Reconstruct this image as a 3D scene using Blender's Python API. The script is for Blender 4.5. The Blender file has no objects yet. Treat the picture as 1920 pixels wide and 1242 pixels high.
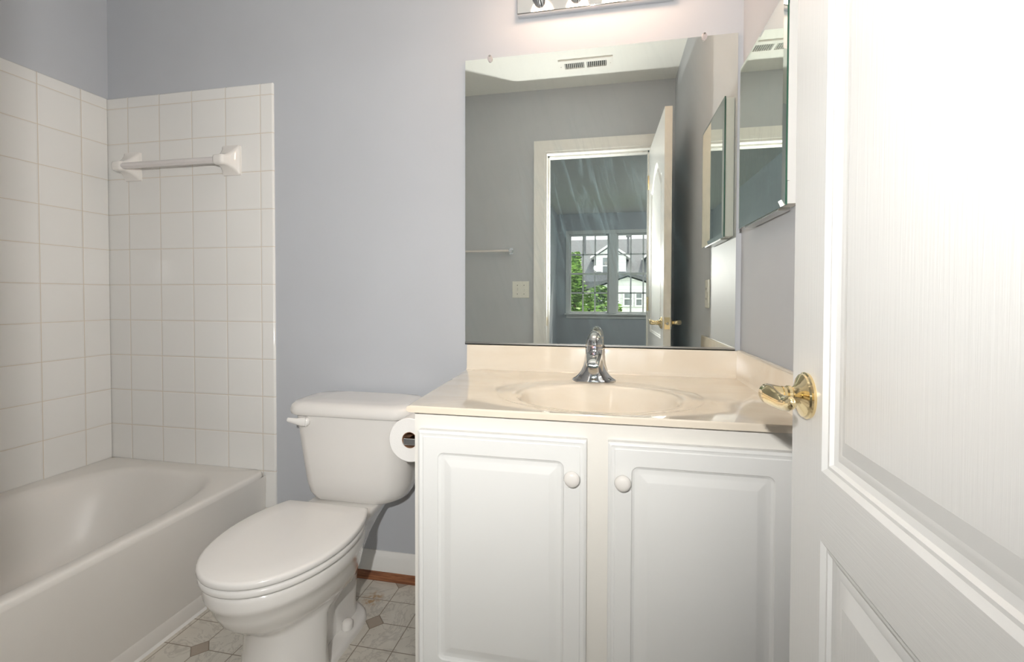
import bpy, bmesh, math, random
from mathutils import Vector, Matrix
PI = math.pi
rnd = random.Random(7)
C = bpy.context.scene.collection
scn = bpy.context.scene
# ------------------------------------------------------------------ camera
cam_d = bpy.data.cameras.new('camera')
cam = bpy.data.objects.new('camera', cam_d); C.objects.link(cam)
scn.camera = cam
R_ = Vector((0.98104039, 0.19379013, 0.00226582)); U_ = Vector((-0.00585331, 0.01794169, 0.9998219)); F_ = Vector((-0.19371497, 0.98087893, -0.01873583))
cam.matrix_world = Matrix(((R_.x, U_.x, -F_.x, 2.0636), (R_.y, U_.y, -F_.y, -1.5373), (R_.z, U_.z, -F_.z, 1.04675), (0, 0, 0, 1)))
cam_d.sensor_fit = 'HORIZONTAL'; cam_d.sensor_width = 36.0
cam_d.lens = 847.488 / 1920 * 36
cam_d.shift_x = -14.96 / 1920; cam_d.shift_y = -49.165 / 1920
cam_d.clip_start = 0.02; cam_d.clip_end = 200
# ------------------------------------------------------------------ world, lights, exposure
w = bpy.data.worlds.new('sky'); scn.world = w; w.use_nodes = True
bg = w.node_tree.nodes['Background']; bg.inputs[0].default_value = (0.93, 0.97, 1.0, 1); bg.inputs[1].default_value = 2.0
def lamp(name, kind, energy, loc, color=(1, 1, 1), **kw):
    d = bpy.data.lights.new(name, kind); d.energy = energy; d.color = color
    for k, v in kw.items(): setattr(d, k, v)
    o = bpy.data.objects.new(name, d); C.objects.link(o); o.location = loc
    return o
sun = lamp('sun', 'SUN', 5.5, (0, -10, 20), (1, .96, .9), angle=.03)
sun.rotation_euler = (math.radians(38), math.radians(18), 0)
FLASH = (1.97, -1.76, 1.25)      # on-camera flash, head turned up and to the left
flash = lamp('camera_flash', 'SPOT', 80, FLASH, (1, .985, .96), shadow_soft_size=.014, spot_size=math.radians(166), spot_blend=1.0)
flash.rotation_euler = Vector((-.66, 1.78, .6)).to_track_quat('-Z', 'Y').to_euler()
scn.view_settings.view_transform = 'Standard'; scn.view_settings.look = 'None'
scn.view_settings.gamma = 1; scn.view_settings.use_curve_mapping = False
scn.view_settings.exposure = 0.25
BULB_STRENGTH = 17
lamp('bedroom_fill', 'POINT', 32, (3.7, -4.2, 2.1), (.9, .97, 1.0), shadow_soft_size=.15)  # unseen fill light added to brighten the bedroom and window frame
# ------------------------------------------------------------------ material helpers
def new_mat(name):
    m = bpy.data.materials.new(name); m.use_nodes = True
    nt = m.node_tree; b = nt.nodes['Principled BSDF']
    return m, nt, b
def N(nt, t, **kw):
    n = nt.nodes.new(t)
    for k, v in kw.items(): setattr(n, k, v)
    return n
def L(nt, a, b): nt.links.new(a, b)
def math_n(nt, op, a, b=None, c=None):
    n = N(nt, 'ShaderNodeMath', operation=op)
    for i, v in enumerate((a, b, c)):
        if v is None: continue
        if isinstance(v, (int, float)): n.inputs[i].default_value = v
        else: L(nt, v, n.inputs[i])
    return n.outputs[0]
def maprange(nt, v, a, b, c=0., d=1., smooth=True):
    n = N(nt, 'ShaderNodeMapRange'); n.interpolation_type = 'SMOOTHSTEP' if smooth else 'LINEAR'
    L(nt, v, n.inputs[0])
    for i, q in enumerate((a, b, c, d)): n.inputs[i + 1].default_value = q
    return n.outputs[0]
def mixc(nt, f, a, b):
    n = N(nt, 'ShaderNodeMix', data_type='RGBA')
    if isinstance(f, (int, float)): n.inputs[0].default_value = f
    else: L(nt, f, n.inputs[0])
    for k, v in ((6, a), (7, b)):
        if isinstance(v, tuple): n.inputs[k].default_value = (*v, 1) if len(v) == 3 else v
        else: L(nt, v, n.inputs[k])
    return n.outputs[2]
def pos(nt, scale=(1, 1, 1)):
    t = N(nt, 'ShaderNodeTexCoord'); m = N(nt, 'ShaderNodeMapping'); m.inputs['Scale'].default_value = scale
    L(nt, t.outputs['Object'], m.inputs[0]); return m.outputs[0]
def noise(nt, vec, scale, detail=4, rough=.5, dist=0.):
    n = N(nt, 'ShaderNodeTexNoise'); n.inputs['Scale'].default_value = scale; n.inputs['Detail'].default_value = detail
    n.inputs['Roughness'].default_value = rough; n.inputs['Distortion'].default_value = dist
    L(nt, vec, n.inputs['Vector']); return n.outputs[0]
def bump(nt, b, h, strength, dist):
    n = N(nt, 'ShaderNodeBump'); n.inputs['Strength'].default_value = strength; n.inputs['Distance'].default_value = dist
    L(nt, h, n.inputs['Height']); L(nt, n.outputs[0], b.inputs['Normal'])
def simple(name, col, rough=.5, metal=0., spec=.5, coat=0., var=0., vscale=6., bmp=0., bscale=200., bdist=.001, bvec=(1, 1, 1), trans=0., ior=1.45):
    m, nt, b = new_mat(name)
    b.inputs['Base Color'].default_value = (*col, 1); b.inputs['Roughness'].default_value = rough
    b.inputs['Metallic'].default_value = metal; b.inputs['Specular IOR Level'].default_value = spec
    b.inputs['Coat Weight'].default_value = coat; b.inputs['Coat Roughness'].default_value = .05
    b.inputs['Transmission Weight'].default_value = trans; b.inputs['IOR'].default_value = ior
    if var:
        n = noise(nt, pos(nt), vscale); f = maprange(nt, n, .3, .7)
        L(nt, mixc(nt, f, tuple(c * (1 - var) for c in col), tuple(min(1, c * (1 + var)) for c in col)), b.inputs['Base Color'])
    if bmp: bump(nt, b, noise(nt, pos(nt, bvec), bscale, 3), bmp, bdist)
    return m
M = {}
M['paint'] = simple('blue_grey_paint', (.505, .520, .548), .6, spec=.3, var=.015, vscale=3, bmp=.12, bscale=260, bdist=.0006)
M['ceiling'] = simple('white_ceiling_paint', (.80, .80, .77), .85, spec=.2, bmp=.1, bscale=180)
M['trim'] = simple('white_trim_paint', (.80, .79, .76), .35, spec=.4, bmp=.03, bscale=60)
M['oak'] = None
M['porcelain'] = simple('white_porcelain', (.79, .765, .73), .08, coat=.6, var=.01)
M['toilet_plastic'] = simple('white_seat_plastic', (.79, .77, .74), .16, coat=.3)
M['tub'] = simple('bath_enamel', (.735, .71, .67), .34, coat=.08, var=.015, vscale=4)
M['ceramic'] = simple('white_glazed_ceramic', (.80, .77, .73), .1, coat=.5)
M['cabinet'] = simple('white_thermofoil', (.79, .79, .77), .38, spec=.4, bmp=.02, bscale=500)
M['cabinet_frame'] = simple('cream_white_face_frame', (.80, .775, .72), .4, spec=.4)
M['chrome'] = simple('polished_chrome', (.72, .73, .74), .06, metal=1, var=.02)
M['dark_chrome'] = simple('shaded_chrome', (.55, .5, .44), .16, metal=1, var=.1, vscale=60)  # darker chrome, shade under the spout put into the colour
M['nickel'] = simple('satin_metal', (.55, .55, .53), .25, metal=1)
M['brass'] = simple('polished_brass', (.87, .71, .42), .1, metal=1, var=.05, vscale=40)
M['paper'] = simple('toilet_paper', (.84, .82, .79), .9, spec=.1, bmp=.4, bscale=400, bdist=.0008)
M['cardboard'] = simple('brown_cardboard_core', (.30, .16, .09), .9, var=.1, vscale=80)
M['plastic'] = simple('white_switch_plastic', (.76, .75, .69), .35)
M['dark'] = simple('dark_gap', (.03, .03, .03), .8)
M['acrylic'] = simple('pale_translucent_acrylic', (.86, .82, .80), .2, trans=.25, coat=.3)
M['clip'] = simple('clear_plastic_clip', (.85, .8, .8), .1, trans=.6, coat=.5)
M['red'] = simple('red_mark', (.6, .05, .04), .4); M['blue'] = simple('blue_mark', (.08, .12, .5), .4)
M['white_mark'] = simple('white_mark', (.9, .9, .95), .3)
M['smoky'] = simple('smoky_chrome', (.5, .52, .53), .06, metal=1)
M['sill'] = simple('window_white_vinyl', (.78, .78, .76), .4)
M['carpet'] = simple('dark_beige_carpet', (.22, .2, .17), .95, bmp=.5, bscale=500, bdist=.004, var=.1, vscale=50)
M['siding'] = None
M['roof'] = simple('grey_asphalt_shingles', (.12, .12, .125), .9, var=.25, vscale=25)
M['wall_glass'] = simple('house_window_glass', (.22, .24, .24), .1, var=.3, vscale=2)
M['trunk'] = simple('brown_bark', (.13, .09, .06), .9, var=.3, vscale=20)
M['leaf'] = simple('green_leaves', (.16, .27, .05), .6, var=.5, vscale=3)
M['leaf2'] = simple('yellow_green_leaves', (.28, .33, .06), .6, var=.4, vscale=3)
M['grass'] = simple('lawn', (.12, .2, .05), .9, var=.3, vscale=2)
M['fence'] = simple('white_vinyl_fence', (.82, .82, .80), .5)
def mk_oak():
    m, nt, b = new_mat('red_oak_stain')
    n = noise(nt, pos(nt, (3, 60, 60)), 4, 5, .6)
    L(nt, mixc(nt, maprange(nt, n, .35, .65), (.16, .055, .025), (.36, .15, .07)), b.inputs['Base Color'])
    b.inputs['Roughness'].default_value = .4; return m
M['oak'] = mk_oak()
def mk_siding():
    m, nt, b = new_mat('white_lap_siding')
    s = N(nt, 'ShaderNodeSeparateXYZ'); L(nt, pos(nt), s.inputs[0])
    f = math_n(nt, 'FRACT', math_n(nt, 'DIVIDE', s.outputs[2], .14))
    L(nt, mixc(nt, maprange(nt, f, .0, .12), (.5, .5, .5), (.86, .86, .84)), b.inputs['Base Color'])
    bump(nt, b, f, .6, .02); b.inputs['Roughness'].default_value = .6; return m
M['siding'] = mk_siding()
def grid_line(nt, c, off, pitch):      # distance in metres to the nearest grid line
    f = math_n(nt, 'FRACT', math_n(nt, 'ADD', math_n(nt, 'DIVIDE', math_n(nt, 'SUBTRACT', c, off), pitch), 100.5))
    return math_n(nt, 'MULTIPLY', math_n(nt, 'ABSOLUTE', math_n(nt, 'SUBTRACT', f, .5)), pitch)
def mk_tile(name, axis, off, pitch):
    m, nt, b = new_mat(name)
    s = N(nt, 'ShaderNodeSeparateXYZ'); L(nt, pos(nt), s.inputs[0])
    d = math_n(nt, 'MINIMUM', grid_line(nt, s.outputs[axis], off, pitch), grid_line(nt, s.outputs[2], 1.8197, .1458))
    g = maprange(nt, d, .0007, .0017)
    n = noise(nt, pos(nt), 3.0, 2)
    tile = mixc(nt, n, (.76, .748, .718), (.815, .805, .78))
    L(nt, mixc(nt, g, (.62, .55, .45), tile), b.inputs['Base Color'])
    L(nt, maprange(nt, g, 0, 1, .7, .09), b.inputs['Roughness'])
    hgt = maprange(nt, d, .0005, .006)
    hgt = math_n(nt, 'ADD', hgt, math_n(nt, 'MULTIPLY', noise(nt, pos(nt), 14, 1), .25))
    bump(nt, b, hgt, .55, .0016)
    b.inputs['Coat Weight'].default_value = .2
    return m
M['tile_back'] = mk_tile('white_square_tile_back', 0, .1106, .157)
M['tile_left'] = mk_tile('white_square_tile_left', 1, -.1058, .1402)
def mk_floor():
    m, nt, b = new_mat('marbled_vinyl_floor')
    s = N(nt, 'ShaderNodeSeparateXYZ'); L(nt, pos(nt), s.inputs[0])
    PX, PY, X0, Y0 = .1128, .1012, 1.3305, -.0205
    dx = grid_line(nt, s.outputs[0], X0, PX); dy = grid_line(nt, s.outputs[1], Y0, PY)
    ax = grid_line(nt, s.outputs[0], X0, 2 * PX); ay = grid_line(nt, s.outputs[1], Y0, 2 * PY)
    dm = math_n(nt, 'ADD', ax, ay)
    inside = maprange(nt, dm, .0295, .0300)          # 0 inside the small diamond
    edge = maprange(nt, math_n(nt, 'ABSOLUTE', math_n(nt, 'SUBTRACT', dm, .031)), .0012, .0024)
    line = maprange(nt, math_n(nt, 'MINIMUM', dx, dy), .0008, .0018)
    line = math_n(nt, 'MAXIMUM', line, math_n(nt, 'SUBTRACT', 1.0, inside))
    g = math_n(nt, 'MINIMUM', line, edge)
    v = noise(nt, pos(nt), 9, 7, .62, 1.6)
    vein = maprange(nt, math_n(nt, 'ABSOLUTE', math_n(nt, 'SUBTRACT', v, .5)), .0, .035)
    cl = noise(nt, pos(nt), 18, 4)
    tile = mixc(nt, cl, (.56, .52, .45), (.72, .685, .61))
    tile = mixc(nt, math_n(nt, 'MULTIPLY', math_n(nt, 'SUBTRACT', 1.0, vein), .45), tile, (.36, .33, .29))
    col = mixc(nt, inside, mixc(nt, cl, (.33, .27, .21), (.43, .365, .30)), tile)
    col = mixc(nt, g, (.25, .205, .155), col)
    # rust stain by the toilet foot
    vm = N(nt, 'ShaderNodeVectorMath', operation='DISTANCE'); L(nt, pos(nt), vm.inputs[0]); vm.inputs[1].default_value = (1.268, -.122, 0)
    st = maprange(nt, math_n(nt, 'ADD', vm.outputs['Value'], math_n(nt, 'MULTIPLY', noise(nt, pos(nt), 45, 4), .05)), .030, .075, .95, 0)
    col = mixc(nt, math_n(nt, 'MULTIPLY', st, maprange(nt, noise(nt, pos(nt), 70, 4), .38, .6)), col, (.42, .24, .09))
    L(nt, col, b.inputs['Base Color']); b.inputs['Roughness'].default_value = .38
    bump(nt, b, g, .25, .001); return m
M['floor'] = mk_floor()
def mk_counter():
    m, nt, b = new_mat('cream_cultured_marble')
    n = noise(nt, pos(nt, (1, 2.5, 2.5)), 3.5, 5, .55, .8)
    L(nt, mixc(nt, maprange(nt, n, .3, .7), (.77, .675, .545), (.81, .73, .61)), b.inputs['Base Color'])
    b.inputs['Roughness'].default_value = .09; b.inputs['Coat Weight'].default_value = .7; b.inputs['Coat Roughness'].default_value = .03
    bump(nt, b, noise(nt, pos(nt), 9, 2), .06, .01); return m
M['counter'] = mk_counter()
def mk_mirror(name, haze, patch, patch_scale):
    m, nt, b = new_mat(name)
    out = nt.nodes['Material Output']; nt.nodes.remove(b)
    gl = N(nt, 'ShaderNodeBsdfGlossy'); gl.inputs['Color'].default_value = (.925, .955, .905, 1); gl.inputs['Roughness'].default_value = 0.0
    df = N(nt, 'ShaderNodeBsdfDiffuse'); df.inputs['Color'].default_value = (.50, .74, .80, 1)
    # cyan haze painted in streaks over the reflection, thickest in one patch
    tc = N(nt, 'ShaderNodeTexCoord'); mp = N(nt, 'ShaderNodeMapping'); mp.inputs['Rotation'].default_value = (0, .28, 0)
    L(nt, tc.outputs['Object'], mp.inputs[0])
    mp2 = N(nt, 'ShaderNodeMapping'); mp2.inputs['Scale'].default_value = (15, 15, 1.6); L(nt, mp.outputs[0], mp2.inputs[0])
    a = noise(nt, mp2.outputs[0], 2.2, 6, .68, 1.1)
    c = noise(nt, pos(nt, (2, 2, 2)), 2.2, 3)
    vd = N(nt, 'ShaderNodeVectorMath', operation='DISTANCE'); L(nt, pos(nt, patch_scale), vd.inputs[0]); vd.inputs[1].default_value = patch
    pm = maprange(nt, math_n(nt, 'ADD', vd.outputs['Value'], math_n(nt, 'MULTIPLY', c, .22)), .16, .48, 1, 0)
    f = math_n(nt, 'MULTIPLY', maprange(nt, a, .44, .74), math_n(nt, 'ADD', math_n(nt, 'MULTIPLY', pm, .85), .15))
    f = math_n(nt, 'ADD', math_n(nt, 'MULTIPLY', f, haze), .016)
    f = math_n(nt, 'ADD', f, math_n(nt, 'MULTIPLY', pm, haze * .10))
    mx = N(nt, 'ShaderNodeMixShader'); L(nt, f, mx.inputs[0]); L(nt, gl.outputs[0], mx.inputs[1]); L(nt, df.outputs[0], mx.inputs[2])
    L(nt, mx.outputs[0], out.inputs[0]); return m
M['mirror'] = mk_mirror('silvered_mirror_glass', .20, (1.99, 0, 1.27 * .8), (1, 0, .8))
M['cab_mirror'] = mk_mirror('bevelled_mirror_glass', .12, (0, -.28, 1.30), (0, 1, 1))
M['glass_edge'] = simple('green_glass_edge', (.05, .13, .09), .1, coat=.5)
def mk_door(name, axis):
    m, nt, b = new_mat(name)
    sc = (60, 60, 1.6) if axis == 'v' else (60, 1.6, 60)
    n = noise(nt, pos(nt, sc), 4.5, 4, .6, .4)
    b.inputs['Base Color'].default_value = (.80, .80, .785, 1)
    b.inputs['Roughness'].default_value = .27
    b.inputs['Specular IOR Level'].default_value = .5
    bump(nt, b, n, .2, .0014); return m
M['door'] = mk_door('white_embossed_door', 'v'); M['door_rail'] = mk_door('white_embossed_rail', 'h')
M['door_smooth'] = simple('white_door_moulding', (.81, .81, .795), .3)
M['door_edge'] = simple('primed_door_edge', (.76, .70, .63), .5, var=.04, vscale=12)
def mk_pane():
    m, nt, b = new_mat('window_glass')
    out = nt.nodes['Material Output']; nt.nodes.remove(b)
    t = N(nt, 'ShaderNodeBsdfTransparent'); g = N(nt, 'ShaderNodeBsdfGlossy'); g.inputs['Roughness'].default_value = .01
    fr = N(nt, 'ShaderNodeFresnel'); fr.inputs[0].default_value = 1.25
    mx = N(nt, 'ShaderNodeMixShader'); L(nt, fr.outputs[0], mx.inputs[0]); L(nt, t.outputs[0], mx.inputs[1]); L(nt, g.outputs[0], mx.inputs[2])
    L(nt, mx.outputs[0], out.inputs[0]); return m
M['pane'] = mk_pane()
def mk_bulb():
    m, nt, b = new_mat('glowing_frosted_bulb')
    b.inputs['Base Color'].default_value = (.9, .9, .85, 1)
    b.inputs['Emission Color'].default_value = (1.0, .68, .48, 1); b.inputs['Emission Strength'].default_value = BULB_STRENGTH
    return m
M['bulb'] = mk_bulb()
# ------------------------------------------------------------------ mesh helpers
def link(name, bm, mat, parent=None, smooth=None, bevel=0, seg=3, solid=0):
    me = bpy.data.meshes.new(name)
    bmesh.ops.recalc_face_normals(bm, faces=bm.faces[:])
    bm.to_mesh(me); bm.free()
    mats = mat if isinstance(mat, (list, tuple)) else [mat]
    for m_ in mats: me.materials.append(m_)
    o = bpy.data.objects.new(name, me); C.objects.link(o)
    if bevel:
        b = o.modifiers.new('bevel', 'BEVEL'); b.width = bevel; b.segments = seg; b.limit_method = 'ANGLE'; b.angle_limit = math.radians(40)
        if smooth is None: smooth = 50
    if smooth is not None:
        me.shade_smooth(); me.set_sharp_from_angle(angle=math.radians(smooth))
    if parent is not None:
        o.parent = parent; o.matrix_parent_inverse = parent.matrix_world.inverted()
    return o
def box(bm, x0, x1, y0, y1, z0, z1, mi=0):
    v = [bm.verts.new((x, y, z)) for x in (x0, x1) for y in (y0, y1) for z in (z0, z1)]
    fs = []
    for q in ((0, 1, 3, 2), (4, 6, 7, 5), (0, 4, 5, 1), (2, 3, 7, 6), (0, 2, 6, 4), (1, 5, 7, 3)):
        f = bm.faces.new([v[i] for i in q]); f.material_index = mi; fs.append(f)
    return fs
def B(*boxes):
    bm = bmesh.new()
    for b in boxes: box(bm, *b)
    return bm
def loft(bm, rings, close=True, cap0=False, cap1=False, mi=0):
    vs = [[bm.verts.new(p) for p in r] for r in rings]; n = len(rings[0])
    for a, b in zip(vs, vs[1:]):
        for i in range(n if close else n - 1):
            j = (i + 1) % n
            f = bm.faces.new((a[i], a[j], b[j], b[i])); f.material_index = mi
    if cap0: bm.faces.new(vs[0][::-1]).material_index = mi
    if cap1: bm.faces.new(vs[-1]).material_index = mi
    return vs
def lathe(bm, prof, origin, axis='z', n=32, mi=0, cap0=False, cap1=False):
    o = Vector(origin); rings = []
    for r, h in prof:
        ring = []
        for i in range(n):
            a = 2 * PI * i / n; c, s = r * math.cos(a), r * math.sin(a)
            ring.append(o + (Vector((c, s, h)) if axis == 'z' else Vector((h, c, s)) if axis == 'x' else Vector((c, h, s))))
        rings.append(ring)
    return loft(bm, rings, True, cap0, cap1, mi)
def sweep(bm, pts, rad, n=16, up=Vector((0, 0, 1)), mi=0, shape=None):
    """tube along pts; rad: list of (half width, half height)"""
    pts = [Vector(p) for p in pts]; rings = []
    for i, p in enumerate(pts):
        t = (pts[min(i + 1, len(pts) - 1)] - pts[max(i - 1, 0)]).normalized()
        s = t.cross(up)
        if s.length < 1e-4: s = Vector((1, 0, 0))
        s.normalize(); u = s.cross(t).normalized()
        a_, b_ = rad[i] if isinstance(rad[i], tuple) else (rad[i], rad[i])
        rings.append([p + s * a_ * math.cos(2 * PI * k / n) + u * b_ * math.sin(2 * PI * k / n) for k in range(n)])
    loft(bm, rings, True, True, True, mi)
def rrect(x0, x1, y0, y1, r, n=5):
    pts = []
    for cx, cy, a0 in ((x1 - r, y1 - r, 0), (x0 + r, y1 - r, PI / 2), (x0 + r, y0 + r, PI), (x1 - r, y0 + r, 1.5 * PI)):
        for k in range(n + 1):
            a = a0 + PI / 2 * k / n; pts.append((cx + r * math.cos(a), cy + r * math.sin(a)))
    return pts
def superell(cx, cy, a, b, e, n=48):
    out = []
    for i in range(n):
        t = 2 * PI * i / n; c, s = math.cos(t), math.sin(t)
        out.append((cx + a * math.copysign(abs(c) ** e, c), cy + b * math.copysign(abs(s) ** e, s)))
    return out
def thing(name, label, cat, loc, group=None):
    o = bpy.data.objects.new(name, None); C.objects.link(o); o.location = loc; o.empty_display_size = .05
    o['label'] = label; o['category'] = cat
    if group: o['group'] = group
    bpy.context.view_layer.update()
    return o
def tag(o, label, cat, group=None):
    o['label'] = label; o['category'] = cat
    if group: o['group'] = group
    return o
def struct(name, bm, mat, label=None, cat=None, **kw):
    o = link(name, bm, mat, **kw); o['kind'] = 'structure'
    if label: o['label'] = label; o['category'] = cat
    return o
# ------------------------------------------------------------------ room shell
XR, YF, ZC = 2.471, -1.53, 2.445
YB = -1.645                     # bedroom face of the door wall
OX0, OX1, OZ = 1.645, 2.318, 2.008
struct('wall_back', B((-.1, XR + .1, 0, .1, 0, ZC)), M['paint'], 'blue grey painted back wall behind toilet and vanity', 'wall')
struct('wall_left', B((-.1, 0, YF, 0, 0, ZC)), M['paint'], 'grey painted left wall above the bathtub tile', 'wall')
struct('wall_right', B((XR, XR + .1, YF, 0, 0, ZC)), M['paint'], 'grey painted right wall carrying the medicine cabinet', 'wall')
struct('wall_front', B((-.1, OX0 - .02, YB, YF, 0, ZC), (OX1 + .02, 5.1, YB, YF, 0, ZC), (OX0 - .02, OX1 + .02, YB, YF, OZ + .02, ZC)), M['paint'], 'grey painted wall with the doorway, seen in the mirror', 'wall')
struct('floor', B((-.1, XR + .1, YF - .06, .1, -.08, 0)), M['floor'], 'marbled vinyl floor with small brown diamond insets', 'floor')
struct('ceiling', B((-.1, XR + .1, YF, .1, ZC, ZC + .08)), M['ceiling'], 'white bathroom ceiling seen in the mirror', 'ceiling')
# bedroom beyond the doorway
BX0, BX1, BY = 1.18, 5.0, -6.2
WX0, WX1, WZ0, WZ1 = 1.394, 2.845, .765, 2.10
struct('floor_bedroom', B((BX0 - .1, BX1 + .1, BY - .1, YF - .06, -.08, 0)), M['carpet'], 'dark carpet of the bedroom beyond the doorway', 'floor')
struct('ceiling_bedroom', B((BX0 - .1, BX1 + .1, BY - .1, YB, ZC, ZC + .08)), M['ceiling'], 'dim bedroom ceiling seen through the doorway in the mirror', 'ceiling')
struct('wall_bedroom_left', B((BX0 - .1, BX0, BY, YB, 0, ZC)), M['paint'], 'bedroom side wall left of the window in the mirror', 'wall')
struct('wall_bedroom_right', B((BX1, BX1 + .1, BY, YB, 0, ZC)), M['paint'], 'far right bedroom side wall', 'wall')
struct('wall_bedroom_back', B((BX0 - .1, WX0, BY - .12, BY, 0, ZC), (WX1, BX1 + .1, BY - .12, BY, 0, ZC), (WX0, WX1, BY - .12, BY, 0, WZ0), (WX0, WX1, BY - .12, BY, WZ1, ZC)), M['paint'], 'bedroom wall around the double window in the mirror', 'wall')
# tile surround
TZ = 1.865
def slab_back():
    bm = bmesh.new()      # profile extruded in X with a rounded outer edge
    prof = rrect(-.02, .7935, -.0085, .02, .006, 4)
    loft(bm, [[(x, y, 0) for x, y in prof], [(x, y, TZ - .004) for x, y in prof], [(min(x, .7915), max(y, -.0045), TZ) for x, y in prof]], True, True, True)
    return bm
struct('wall_back_tile', slab_back(), M['tile_back'], 'white square wall tile on back wall above the tub', 'wall tile', smooth=40)
struct('wall_left_tile', B((-.02, .0085, YF + .01, -.0085, 0, TZ)), M['tile_left'], 'white square wall tile on left wall beside the tub', 'wall tile', bevel=.004)
# baseboards and shoe
def bb_prof():
    return [(0, 0), (-.014, 0), (-.014, .078), (-.011, .084), (-.009, .092), (-.004, .098), (0, .098)]
bm = bmesh.new()
loft(bm, [[(x, y, z) for y, z in bb_prof()] for x in (.7936, 1.615)], True, True, True)
struct('baseboard_back', bm, M['trim'], 'white baseboard along the back wall beside the toilet', 'baseboard', smooth=35)
bm = bmesh.new()
q = [(-.0141, 0), (-.0141, .027)] + [(-.0141 - .013 * math.sin(a), .014 + .013 * math.cos(a)) for a in (.5, 1.0, 1.57)] + [(-.0271, 0)]
loft(bm, [[(x, y, z) for y, z in q] for x in (.7936, 1.615)], True, True, True)
struct('trim_1', bm, M['oak'], 'brown oak shoe moulding below the white baseboard', 'trim', smooth=35)
bm = bmesh.new()
loft(bm, [[(x, YF - y, z) for y, z in bb_prof()] for x in (.77, 1.555)], True, True, True)
struct('baseboard_front', bm, M['trim'], smooth=35)
# ------------------------------------------------------------------ door casing, jamb
CW = .087
def casing(y_in, sgn, name, label):
    """stepped casing round the opening; sgn -> direction out of the wall"""
    bm = bmesh.new()
    prof = [(0, 0), (0, .010), (.012, .011), (.016, .016), (.05, .013), (.062, .018), (CW, .019), (CW, 0)]   # distance from opening, proud of wall
    pth = []
    for x_side, z_top, dx in ((OX0, OZ, -1), (OX1, OZ, 1)): pass
    rings = [[(OX0 - d, y_in + sgn * t, 0.0) for d, t in prof], [(OX0 - d, y_in + sgn * t, OZ + d) for d, t in prof],
             [(OX1 + d, y_in + sgn * t, OZ + d) for d, t in prof], [(OX1 + d, y_in + sgn * t, 0.0) for d, t in prof]]
    loft(bm, rings, True, True, True)
    return struct(name, bm, M['trim'], label, 'door casing', smooth=30)
cs = casing(YF, 1, 'trim_2', 'white moulded door casing seen in the mirror')
casing(YB, -1, 'trim_3', 'white door casing on the bedroom side')
jb = struct('trim_4', B((OX0 - .02, OX0, YB, YF, 0, OZ), (OX1, OX1 + .02, YB, YF, 0, OZ), (OX0 - .02, OX1 + .02, YB, YF, OZ, OZ + .02),
    (OX0, OX0 + .011, YB + .02, YF - .042, 0, OZ), (OX1 - .011, OX1, YB + .02, YF - .042, 0, OZ), (OX0, OX1, YB + .02, YF - .042, OZ - .011, OZ)), M['trim'], 'white door jamb lining the doorway', 'door jamb')
link('strike_plate', B((OX0 - .001, OX0 + .0015, YF - .036, YF - .006, .845, .905)), M['brass'], jb)
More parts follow.
